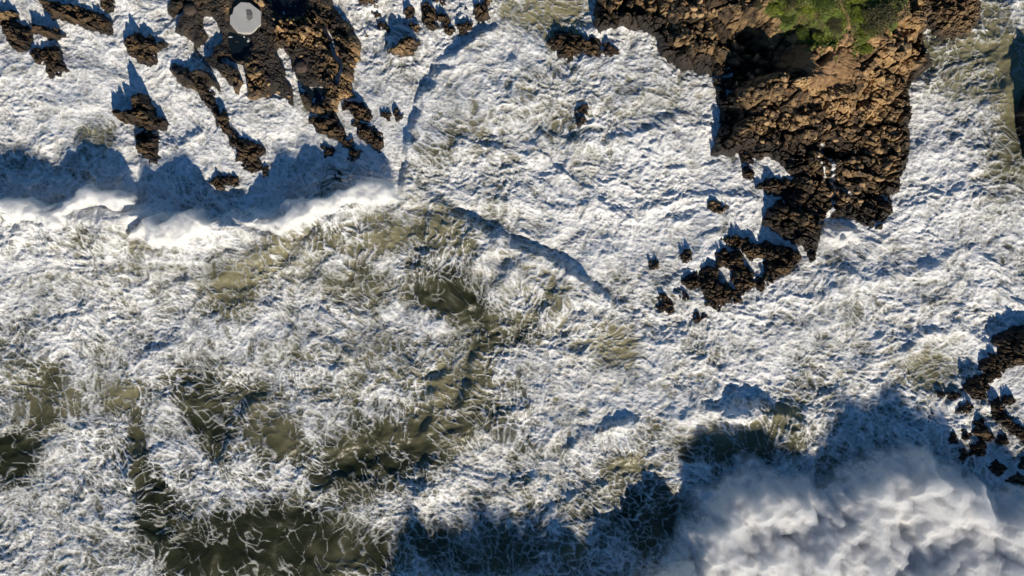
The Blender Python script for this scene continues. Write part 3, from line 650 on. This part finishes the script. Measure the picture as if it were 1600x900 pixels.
def build_shelf():
    st = 1.3
    ax, ay = np.arange(240, 590, st, dtype=F), np.arange(-130, 210, st, dtype=F)
    X, Y = np.meshgrid(ax, ay)
    jx, jy = fbm(X / 16, Y / 16, 3, 401), fbm(X / 16, Y / 16, 3, 411)
    sd = poly_sd(X + 6 * jx, Y + 6 * jy, SHELF)
    hp = idw(X + 5 * jx, Y + 5 * jy, SPTS, 9.0)
    bl, tone = blocky(X, Y, 420, 15.0)
    knob = sstep(.52, .95, hp + .22 * jx)
    soft = np.zeros(X.shape, F)
    pool = np.zeros(X.shape, F)
    for p, _l, _f in POOLS: pool = np.maximum(pool, sstep(-4, 7, poly_sd(X + 5 * jx, Y + 5 * jy, p)))
    pad = sstep(34, 24, np.hypot(X - 384, Y - 27))
    z = (hp * 1.15 + .25 + bl * (0.16 + 1.5 * knob) + .07 * ridged(X / 8, Y / 7, 3, 441)) * (1 - np.exp(-np.clip(sd, 0, 400) / 7.0))
    z = z * (1 - pool) + (.30 + .28 * jx) * pool
    z = z * (1 - pad) + (.78 + .05 * jx) * pad
    cut = np.zeros(X.shape, F)
    for pts, w in (([(240, 80), (275, 84), (306, 92), (330, 110), (348, 128), (362, 150)], 7), ([(326, 34), (338, 58), (326, 78), (306, 88)], 11), ([(440, 84), (452, 100), (456, 128), (466, 152), (472, 180)], 7), ([(452, 120), (474, 138), (496, 150)], 6), ([(505, 40), (520, 70), (535, 110), (528, 130)], 4), ([(350, 95), (380, 108), (385, 130), (380, 155)], 5), ([(286, 20), (270, 34), (250, 40)], 6)):
        d, al = line_sd(X + 7 * jx, Y + 7 * jy, pts); cut = np.maximum(cut, sstep(1.35, .55, np.abs(d) / w))
    z = z * (1 - cut) - .45 * cut
    z = np.where(sd > 0, z, sd * .10)
    wet = np.clip(1.0 - 1.15 * knob + .35 * jx - .15 * pad, 0, 1)
    wash = np.clip(.30 * sstep(.30, 0, z) + .16 * jy * (z < .7) - .02 + .30 * pool * jx, 0, 1)
    me = grid_mesh('rock_shelf', (X - 800) * S, (450 - Y) * S, z, z > -.6, {'tone': tone, 'wet': wet, 'wash': wash, 'soil': pad * 0, 'green': pad * 0}, False)
    link('rock_shelf', me, M_LAND, label='low dark rock shelf with tan ledges and tide pools', kind='structure')
    SHELFH.update(ax=ax, ay=ay, z=z, soft=soft, sd=sd)
    for k, (p, lab, fc) in enumerate(POOLS):
        P = np.array(p, F); x0, y0 = P.min(0) - 8; x1, y1 = P.max(0) + 8
        X, Y = np.meshgrid(np.arange(x0, x1, 2, dtype=F), np.arange(y0, y1, 2, dtype=F))
        s2 = poly_sd(X, Y, p)
        f = sstep(-.25, .35, fc - .55 + 1.5 * (ridged(X / 16 + fbm(X / 20, Y / 20, 2, 451), Y / 12, 4, 450 + k) - .62) + .9 * fbm(X / 14, Y / 14, 4, 455 + k))
        zz = .42 + .03 * fbm(X / 10, Y / 10, 3, 460)
        me = grid_mesh('tide_pool', (X - 800) * S, (450 - Y) * S, zz, s2 > -7, {'foam': f, 'thin': np.clip(.55 - f * .5 + fbm(X / 8, Y / 8, 3, 457), 0, 1), 'silt': f * 0})
        link('tide_pool', me, M_POOL, label=lab, kind='structure')
build_shelf()

# ------------------------------------------------------------------ faceted loose boulders
import bmesh
def hull_mesh(name, rng, n=15, flat=.6):
    bm = bmesh.new()
    for _ in range(n):
        v = Vector((rng.gauss(0, 1), rng.gauss(0, 1), rng.gauss(0, 1))).normalized()
        r = rng.uniform(.72, 1.0)
        bm.verts.new((v.x * r, v.y * r * .8, v.z * r * flat))
    g = bmesh.ops.convex_hull(bm, input=bm.verts)
    bmesh.ops.delete(bm, geom=[e for e in g['geom_interior'] if isinstance(e, bmesh.types.BMVert)], context='VERTS')
    bmesh.ops.bevel(bm, geom=list(bm.edges), offset=.07, segments=1, affect='EDGES')
    me = bpy.data.meshes.new(name); bm.to_mesh(me); bm.free()
    return me

def build_boulders():
    rng = random.Random(5)
    hulls = [hull_mesh('boulder', rng, 13 + k, .5 + .05 * k) for k in range(8)]
    for m in hulls: m.materials.append(M_BOULD)
    zones = [  # centre, spread, count, size range in px, label, group
        ((1265, 185), (75, 38), 70, (4, 9), ('tan block', 'rubble across the middle of the headland'), 'rubble on the headland'),
        ((1350, 210), (50, 60), 48, (4, 9), ('brown block', 'rubble on the right side of the headland'), 'rubble on the right of the headland'),
        ((1080, 40), (35, 32), 34, (5, 10), ('orange block', 'boulders on the left spur'), 'boulders on the left spur'),
        ((1400, 70), (22, 40), 22, (5, 11), ('sunlit block', 'steep right rim of the headland'), 'blocks on the right rim'),
        ((1330, 290), (45, 30), 26, (4, 8), ('dark wet block', 'lower rocks of the headland'), 'blocks on the lower rocks'),
        ((1190, 120), (40, 34), 22, (4, 9), ('shaded block', 'dark gully of the headland'), 'blocks in the gully'),
    ]
    for (cx, cy), (sx, sy), n, (a, b), lab, grp in zones:
        k = 0; tries = 0
        while k < n and tries < 4000:
            tries += 1
            px, py = cx + rng.uniform(-1, 1) * sx, cy + rng.uniform(-1, 1) * sy
            x, y, z = drop(LANDH, px, py)
            _, sf, sd = land_at(LANDH, x, y)
            if sf > .35 or sd < 14: continue
            r = rng.uniform(a, b) * S * rng.choice((.7, 1, 1))
            part = ('upper ' if py < cy else 'lower ') + ('left' if px < cx else 'right')
            full = f"{'large' if r > .72 * b * S else 'small'} {lab[0]}, {part} part of {lab[1]}"
            o = link('boulder', hulls[rng.randrange(8)], label=full, cat='boulder', group=grp)
            o.location = (x, y, z + r * .12); o.scale = (r, r, r)
            o.rotation_euler = (rng.uniform(-.4, .4), rng.uniform(-.4, .4), rng.uniform(0, 6.28)); k += 1
    K = ([(475, 57, 7), (487, 52, 8), (462, 48, 6), (497, 62, 7), (494, 70, 5), (503, 50, 5), (452, 44, 5), (481, 66, 6), (470, 42, 5), (500, 40, 5)], 'pale tan block in the bright heap right of the octagonal slab'), \
        ([(398, 108, 7), (404, 116, 8), (392, 118, 6)], 'yellowish block in the trio below the dark blue tide pool'), ([(408, 5, 9), (400, 2, 6)], 'tan block touching the top right of the octagonal slab'), \
        ([(520, 158, 8), (531, 150, 7), (540, 140, 7), (524, 170, 6), (512, 176, 7)], 'tan block in the row along the lower right corner of the shelf'), ([(420, 132, 5), (435, 143, 6), (417, 148, 5), (452, 150, 5)], 'small tan block on the lower rim of the shelf left of the foam channel'), \
        ([(470, 88, 5)], 'lone tan block just above the round brown mound'), ([(505, 126, 6)], 'lone tan block above the blue rimmed pool'), ([(420, 25, 4), (428, 30, 4)], 'small pale block between the slab and the dark pool at the top edge'), ([(355, 12, 4)], 'small pale block close left of the octagonal slab'), ([(488, 170, 6)], 'tan block right of the foot of the foam channel')
    for spots, lab in K:
        for px, py, rr in spots:
            x, y, z = drop(SHELFH, px, py, .8)
            r = rr * S
            o = link('boulder', hulls[rng.randrange(8)], label=lab, cat='boulder', group='tan blocks on the shelf')
            o.location = (x, y, z + r * .1); o.scale = (r, r * .9, r * .8)
            o.rotation_euler = (rng.uniform(-.3, .3), rng.uniform(-.3, .3), rng.uniform(0, 6.28))
build_boulders()

# ------------------------------------------------------------------ octagonal slab, round mounds
def prism(name, pts, z0, z1, bev=0.0):
    bm = bmesh.new()
    vs = [bm.verts.new((x, y, z0)) for x, y in pts]
    f = bm.faces.new(vs); r = bmesh.ops.extrude_face_region(bm, geom=[f])
    for v in r['geom']:
        if isinstance(v, bmesh.types.BMVert): v.co.z = z1
    bmesh.ops.recalc_face_normals(bm, faces=bm.faces)
    if bev:
        es = [e for e in bm.edges if all(abs(v.co.z - z1) < 1e-4 for v in e.verts)]
        bmesh.ops.bevel(bm, geom=es, offset=bev, segments=2, affect='EDGES')
    me = bpy.data.meshes.new(name); bm.to_mesh(me); bm.free(); return me

def build_slab():
    cx, cy, z = 383.0, 27.0, .62
    x, y, _ = to_world(cx, cy, 1.1)
    e = link('octagonal_platform', None, label='pale grey octagonal concrete slab with a dark hatch on the shelf', cat='platform')
    e.location = (x, y, z)
    k = S * (1 - 1.1 / CAM_H)
    out = [(376, 3), (390, 4), (407, 17), (407, 38), (393, 51), (378, 51), (369, 49), (359, 37), (359, 24), (363, 21), (365, 12)]
    P = lambda l: [((a - cx) * k, (cy - b) * k) for a, b in l][::-1]
    link('slab', prism('slab', P(out), 0, .46, .02), M_CONC, e)
    h = link('hatch', prism('hatch', P([(384.5, 15.5), (392, 15.5), (394.5, 20), (394.8, 28), (389.5, 32), (386, 29)]), .4, .49, .008), M_HATCH, e)
    link('hatch_step', prism('hatch_step', P([(386, 23.5), (394, 23.5), (394.5, 27), (389.5, 30.5), (387, 28)]), .45, .505, .005),
         mat_plain('worn_steel', (.16, .155, .14), (.24, .23, .21), 6, .6, .1, .01), h)
    for px, py, r, lab in ((297, 15, 10, 'round dark brown rock mound at the left end of the shelf'), (471, 105, 10, 'round dark brown rock mound in the middle of the shelf right side')):
        wx, wy, wz = drop(SHELFH, px, py, .7)
        bm = bmesh.new(); bmesh.ops.create_icosphere(bm, subdivisions=4, radius=1)
        for v in bm.verts:
            n = fbm(np.array([v.co.x * 2.2 + px]), np.array([v.co.y * 2.2 + v.co.z]), 4, 77)[0]
            v.co *= 1 + .16 * n
        me = bpy.data.meshes.new('rock_mound'); bm.to_mesh(me); bm.free()
        for p in me.polygons: p.use_smooth = True
        o = link('rock_mound', me, M_ALGAE, label=lab, cat='rock', group='round mounds on the shelf')
        o.location = (wx, wy, wz); o.scale = (r * S, r * S * .95, .32)
build_slab()

# ------------------------------------------------------------------ path and plants on the crown
def build_path():
    pts = [(1306, -40), (1309, -10), (1317, 12), (1325, 28), (1326, 45), (1320, 62), (1309, 77), (1304, 92), (1296, 106), (1292, 118)]
    wid = [5, 5, 5, 6, 7, 8, 11, 14, 16, 18]
    P = []
    for i in range(len(pts) - 1):
        for k in range(8):
            t = k / 8; a, b = pts[i], pts[i + 1]
            P.append((a[0] + (b[0] - a[0]) * t, a[1] + (b[1] - a[1]) * t, wid[i] + (wid[i + 1] - wid[i]) * t))
    v, f = [], []
    rng = random.Random(3)
    for i, (px, py, w) in enumerate(P):
        x, y, z = drop(LANDH, px, py, 4.8)
        w = w * S * .5 * rng.uniform(.8, 1.15)
        zs = []
        for k in range(5):
            xx = x + w * (k - 2) / 2
            v.append((xx, y, land_at(LANDH, xx, y)[0] + .05 - .03 * abs(k - 2)))
        if i:
            for k in range(4):
                a = (i - 1) * 5 + k; f.append((a, a + 5, a + 6, a + 1))
    me = bpy.data.meshes.new('dirt_path'); me.from_pydata(v, [], f); me.update()
    for p in me.polygons: p.use_smooth = True
    link('dirt_path', me, M_SOIL, label='narrow brown footpath through the green scrub', kind='structure')
build_path()

def leaf_crown(rng, n, size, flat=.55):
    v, f = [], []
    # uneven crown: several lobes of different size
    lobes = [(rng.uniform(-.5, .5), rng.uniform(-.5, .5), rng.uniform(.1, .35), rng.uniform(.35, .6)) for _ in range(9)]
    for i in range(n):
        lx, ly, lz, lr = lobes[rng.randrange(9)]
        d = Vector((rng.gauss(0, 1), rng.gauss(0, 1), abs(rng.gauss(0, 1)))).normalized() * lr * rng.uniform(.65, 1.0) ** .5
        c = Vector((lx, ly, lz * .8)) + Vector((d.x, d.y, d.z * flat))
        a = Vector((rng.gauss(0, 1), rng.gauss(0, 1), rng.gauss(0, .6))).normalized()
        b = a.cross(Vector((rng.gauss(0, 1), rng.gauss(0, 1), rng.gauss(0, 1)))).normalized()
        s = size * rng.uniform(.6, 1.3); k = len(v)
        for p in (c - a * s, c + b * s * .42, c + a * s, c - b * s * .42): v.append(p[:])
        f.append((k, k + 1, k + 2, k + 3))
    me = bpy.data.meshes.new('crown'); me.from_pydata(v, [], f); me.update(); return me

def stem_mesh(rng):
    bm = bmesh.new()
    for _ in range(5):
        a = rng.uniform(0, 6.28); r = rng.uniform(.25, .55)
        p0, p1 = Vector((0, 0, -.15)), Vector((math.cos(a) * r, math.sin(a) * r, .38))
        m = bmesh.ops.create_cone(bm, cap_ends=True, segments=5, radius1=.05, radius2=.02, depth=(p1 - p0).length)
        q = (p1 - p0).to_track_quat('Z', 'Y')
        for vv in m['verts']: vv.co = q @ vv.co + (p0 + p1) / 2
    me = bpy.data.meshes.new('stem'); bm.to_mesh(me); bm.free(); return me

def build_plants():
    rng = random.Random(11)
    mats = {'olive': mat_leaf('olive_leaves', (0.050, 0.048, 0.016), (0.135, 0.120, 0.045)),
            'green': mat_leaf('green_leaves', (0.085, 0.125, 0.008), (0.26, 0.30, 0.020)),
            'deep': mat_leaf('deep_green_leaves', (0.04, 0.07, 0.008), (0.13, 0.18, 0.016))}
    crowns = {}
    for k, n, s in (('olive', 5200, .035), ('green', 3400, .050), ('deep', 3400, .05)):
        crowns[k] = []
        for _ in range(2):
            me = leaf_crown(rng, n, s); me.materials.append(mats[k]); crowns[k].append(me)
    stem = stem_mesh(rng); stem.materials.append(M_WOOD)
    L = [(1378, 34, 40, 30, 'olive', 'large dark olive shrub at the right of the crown, widest of all'), (1352, 56, 15, 17, 'green', 'bright green bush between the path and the large olive shrub'),
         (1349, 76, 14, 12, 'green', 'bright green bush lowest on the right of the path'), (1345, 22, 14, 16, 'green', 'bright green bush left of the large olive shrub near the top edge'),
         (1290, 64, 22, 16, 'green', 'broad green bush lowest on the left of the path'), (1302, 40, 18, 15, 'olive', 'olive bush just left of the path at mid height'),
         (1272, 44, 20, 16, 'deep', 'deep green bush above the broad green bush'), (1284, 12, 18, 15, 'deep', 'deep green bush nearest the path at the top edge'),
         (1258, 20, 18, 15, 'green', 'light green bush in the middle of the crown near the top edge'), (1232, 34, 15, 12, 'deep', 'dark green bush left of centre on the crown'),
         (1212, 16, 17, 14, 'green', 'green bush at the left of the crown near the top edge'), (1198, 36, 12, 10, 'olive', 'small olive bush at the left end of the crown'),
         (1248, 56, 10, 9, 'olive', 'small olive bush above the bare brown soil'), (1340, -8, 16, 14, 'green', 'green bush cut by the top edge right of the path'),
         (1238, 4, 14, 12, 'olive', 'olive bush cut by the top edge left of the middle'), (1304, 91, 5, 5, 'green', 'tiny green plant in the trench beside the path'),
         (1303, 118, 7, 6, 'olive', 'small dry tuft of scrub on the bare brown soil'), (1182, 8, 12, 11, 'olive', 'leftmost olive bush at the top edge of the headland')]
    for i, (px, py, rx, ry, k, lab) in enumerate(L):
        x, y, z = drop(LANDH, px, py, 4.8)
        e = link('shrub', None, label=lab, cat='shrub', group='shrubs on the headland crown')
        e.location = (x, y, z)
        for nm, me in (('crown', crowns[k][i % 2]), ('stem', stem)):
            o = link(nm, me, None, e)
            o.scale = (rx * S * 1.0, ry * S * 1.0, (rx + ry) * .5 * S * .85)
            o.rotation_euler = (0, 0, 0 if rx > ry * 1.2 else rng.uniform(0, 6.28))
    # grass between the bushes
    v, f = [], []
    D = LANDH; ii, jj = np.where((D['green'] > .45))
    rs = np.random.RandomState(4); pick = rs.choice(len(ii), 14000)
    for i, j in zip(ii[pick], jj[pick]):
        x = (float(D['ax'][j]) - 800 + rs.uniform(-1, 1)) * S; y = (450 - float(D['ay'][i]) + rs.uniform(-1, 1)) * S; z = float(D['z'][i, j])
        a = rs.uniform(0, 6.28); l = rs.uniform(.08, .2); w = .022
        dx, dy = math.cos(a), math.sin(a); k = len(v)
        v += [(x - dy * w, y + dx * w, z - .03), (x + dy * w, y - dx * w, z - .03), (x + dx * l, y + dy * l, z + l * rs.uniform(.5, 1))]
        f.append((k, k + 1, k + 2))
    me = bpy.data.meshes.new('grass'); me.from_pydata(v, [], f); me.update()
    link('grass', me, mats['green'], label='low green grass between the bushes on the headland', cat='grass', kind='stuff')
build_plants()

# ------------------------------------------------------------------ spray thrown up by the breakers
def mat_froth():
    """torn white water and droplets: solid where the spray is thick, dissolving into specks at its margins"""
    t = NT('flying_froth')
    cov = t.attr('cover')
    n1, n2 = t.noise(1.1, 6, 0.66), t.noise(11.0, 4, 0.75)
    al = t.math('ADD', cov, t.math('ADD', t.math('MULTIPLY', t.math('SUBTRACT', n1, 0.5), 1.9), t.math('MULTIPLY', t.math('SUBTRACT', n2, 0.5), 1.1)))
    al = t.ramp(al, 0.10, 0.85)
    t.b.inputs['Base Color'].default_value = (0.88, 0.88, 0.87, 1); t.b.inputs['Roughness'].default_value = 0.95
    t.b.inputs['Specular IOR Level'].default_value = 0.1
    t.bump(t.math('ADD', t.noise(3.0, 6, 0.72), t.math('MULTIPLY', n2, 0.4)), 0.45, 0.22)
    tl = t.n('BsdfTranslucent'); tl.inputs['Color'].default_value = (0.9, 0.9, 0.89, 1)
    m1 = t.n('MixShader'); m1.inputs[0].default_value = 0.30; t.l(t.b.outputs[0], m1.inputs[1]); t.l(tl.outputs[0], m1.inputs[2])
    tr = t.n('BsdfTransparent')
    m2 = t.n('MixShader'); t.l(al, m2.inputs[0]); t.l(tr.outputs[0], m2.inputs[1]); t.l(m1.outputs[0], m2.inputs[2])
    t.l(m2.outputs[0], t.out.inputs['Surface'])
    return t.m
def mat_mist(dens):
    t = NT('thin_mist'); t.t.nodes.remove(t.b)
    v = t.n('VolumePrincipled'); v.inputs['Density'].default_value = dens; v.inputs['Color'].default_value = (0.99, 0.99, 0.99, 1)
    t.l(v.outputs[0], t.out.inputs['Volume']); return t.m
M_FROTH = mat_froth(); M_MIST = mat_mist(1.0)

def froth_mesh(poly, hmax, seed, soft, step, puff, floor, veil=False):
    P = np.array(poly, F); x0, y0 = P.min(0) - 20; x1, y1 = P.max(0) + 20
    X, Y = np.meshgrid(np.arange(x0, x1, step, dtype=F), np.arange(y0, y1, step, dtype=F))
    jx, jy = fbm(X / 60, Y / 60, 4, seed), fbm(X / 60, Y / 60, 4, seed + 9)
    sd = poly_sd(X + 30 * jx, Y + 30 * jy, poly)
    e = sstep(-6, soft, sd)
    qx, qy = X + .5 * puff * jx, Y + .5 * puff * jy
    u, w = .83 * qx - .56 * qy, .56 * qx + .83 * qy          # the plumes trail towards the upper right
    kx, ky = fbm(X / 17, Y / 17, 3, seed + 61), fbm(X / 17, Y / 17, 3, seed + 67)
    pf = lambda sz, k: 1 - 1.25 * np.clip(worley((u + .28 * sz * kx) / (sz * 1.2), (w + .28 * sz * ky) / sz, seed + k)[0], 0, 1.1) ** 2
    B = .12 + .36 * fbm(u / (puff * 1.8), w / puff, 3, seed + 20, .5) + .46 * pf(puff, 31) + .24 * pf(puff * .46, 33) + .13 * pf(puff * .22, 35) + .04 * pf(puff * .11, 37)
    T = hmax * e * np.clip(.15 + .95 * B, 0, 1.4)
    cov = e * 1.25 - .22 + .9 * (B - .40)
    if veil: return closed_hull(X, Y, T * 1.12 + .42 * sstep(0, soft, sd) * (.5 + B), sd > .5, floor - .2)
    return grid_mesh('spray', (X - 800) * S, (450 - Y) * S, floor + T, (sd > -5) & (cov > -.55), {'cover': cov})

def closed_hull(X, Y, T, keep, floor):
    """a closed skin round a body of mist standing on the water"""
    ny, nx = X.shape
    idx = np.arange(nx * ny).reshape(ny, nx)
    q = np.stack([idx[:-1, :-1], idx[1:, :-1], idx[1:, 1:], idx[:-1, 1:]], -1).reshape(-1, 4)
    q = q[keep.ravel()[q].all(1)]
    top = np.stack([(X - 800) * S, (450 - Y) * S, floor + T], -1).reshape(-1, 3)
    bot = top.copy(); bot[:, 2] = floor - .05
    n = nx * ny
    e = np.concatenate([q[:, [0, 1]], q[:, [1, 2]], q[:, [2, 3]], q[:, [3, 0]]])
    key = np.sort(e, 1); key = key[:, 0] * n + key[:, 1]
    u, inv, cnt = np.unique(key, return_inverse=True, return_counts=True)
    be = e[cnt[inv] == 1]
    faces = np.concatenate([q, q[:, ::-1] + n, np.stack([be[:, 1], be[:, 0], be[:, 0] + n, be[:, 1] + n], -1)])
    co = np.concatenate([top, bot]); used = np.zeros(2 * n, bool); used[faces.ravel()] = True
    new = np.cumsum(used) - 1; faces = new[faces]; co = co[used]
    me = bpy.data.meshes.new('spray')
    me.vertices.add(len(co)); me.vertices.foreach_set('co', co.astype(F).ravel())
    me.loops.add(len(faces) * 4); me.loops.foreach_set('vertex_index', faces.astype(np.int32).ravel())
    me.polygons.add(len(faces)); me.polygons.foreach_set('loop_start', np.arange(0, len(faces) * 4, 4, dtype=np.int32))
    me.update(calc_edges=True); me.validate()
    return me

SPRAYS = [
 ([(990, 1000), (1010, 900), (1050, 810), (1085, 745), (1150, 712), (1230, 715), (1290, 740), (1350, 690), (1430, 672), (1500, 715), (1560, 745), (1700, 750), (1700, 1000)], 3.0, 501, 60, 58, 'broad billowing bank of white spray filling the lower right corner'),
 ([(600, 1010), (625, 955), (665, 912), (720, 908), (800, 905), (880, 905), (950, 900), (1000, 905), (1040, 925), (1040, 1010)], 3.7, 521, 40, 40, 'plume of spray rising along the bottom edge beside the dark shaded water'),
 ([(930, 1010), (945, 925), (985, 892), (1030, 868), (1075, 850), (1115, 862), (1125, 920), (1110, 1010)], 4.6, 531, 40, 44, 'tall plume of spray at the bottom edge left of the spray bank'),
 ([(200, 378), (228, 345), (262, 330), (310, 332), (352, 338), (350, 366), (300, 382), (250, 384)], 1.7, 541, 16, 26, 'bright burst of spray on the crest of the left breaker'),
 ([(-40, 335), (40, 318), (110, 310), (170, 298), (222, 306), (226, 332), (160, 336), (100, 355), (0, 352)], 1.4, 561, 14, 24, 'thin veil of spray along the far left breaker crest'),
 ([(375, 350), (440, 328), (500, 310), (560, 292), (622, 286), (645, 306), (580, 328), (500, 350), (430, 364)], 1.4, 581, 14, 26, 'drifting spray along the right end of the left breaker'),
 ([(1278, 372), (1296, 352), (1330, 352), (1348, 366), (1330, 386), (1290, 392)], 1.2, 601, 14, 20, 'small splash of spray at the foot of the headland tongue'),
]
def build_spray():
    for poly, hm, seed, soft, puff, lab in SPRAYS:
        cr = 540 <= seed < 600
        me = froth_mesh(poly, hm, seed, soft, 2.0, puff, .9 if cr else -.1)
        link('spray', me, M_FROTH, label=lab, cat='spray', kind='stuff')
    for k, lab in ((0, 'thin white mist hanging over the spray bank in the lower right corner'), (1, 'added mist over the bottom edge plume that softens its shadow'), (3, 'mist round the bright burst on the left breaker'),  # the bottom edge mist is added to soften the plume's shadow
                   (4, 'mist along the far left breaker crest'), (5, 'mist along the right end of the left breaker')):
        poly, hm, seed, soft, puff, _ = SPRAYS[k]
        link('mist', froth_mesh(poly, hm, seed, soft, 2.6, puff, .9 if 540 <= seed < 600 else -.1, True), M_MIST, label=lab, cat='mist', kind='stuff')
build_spray()
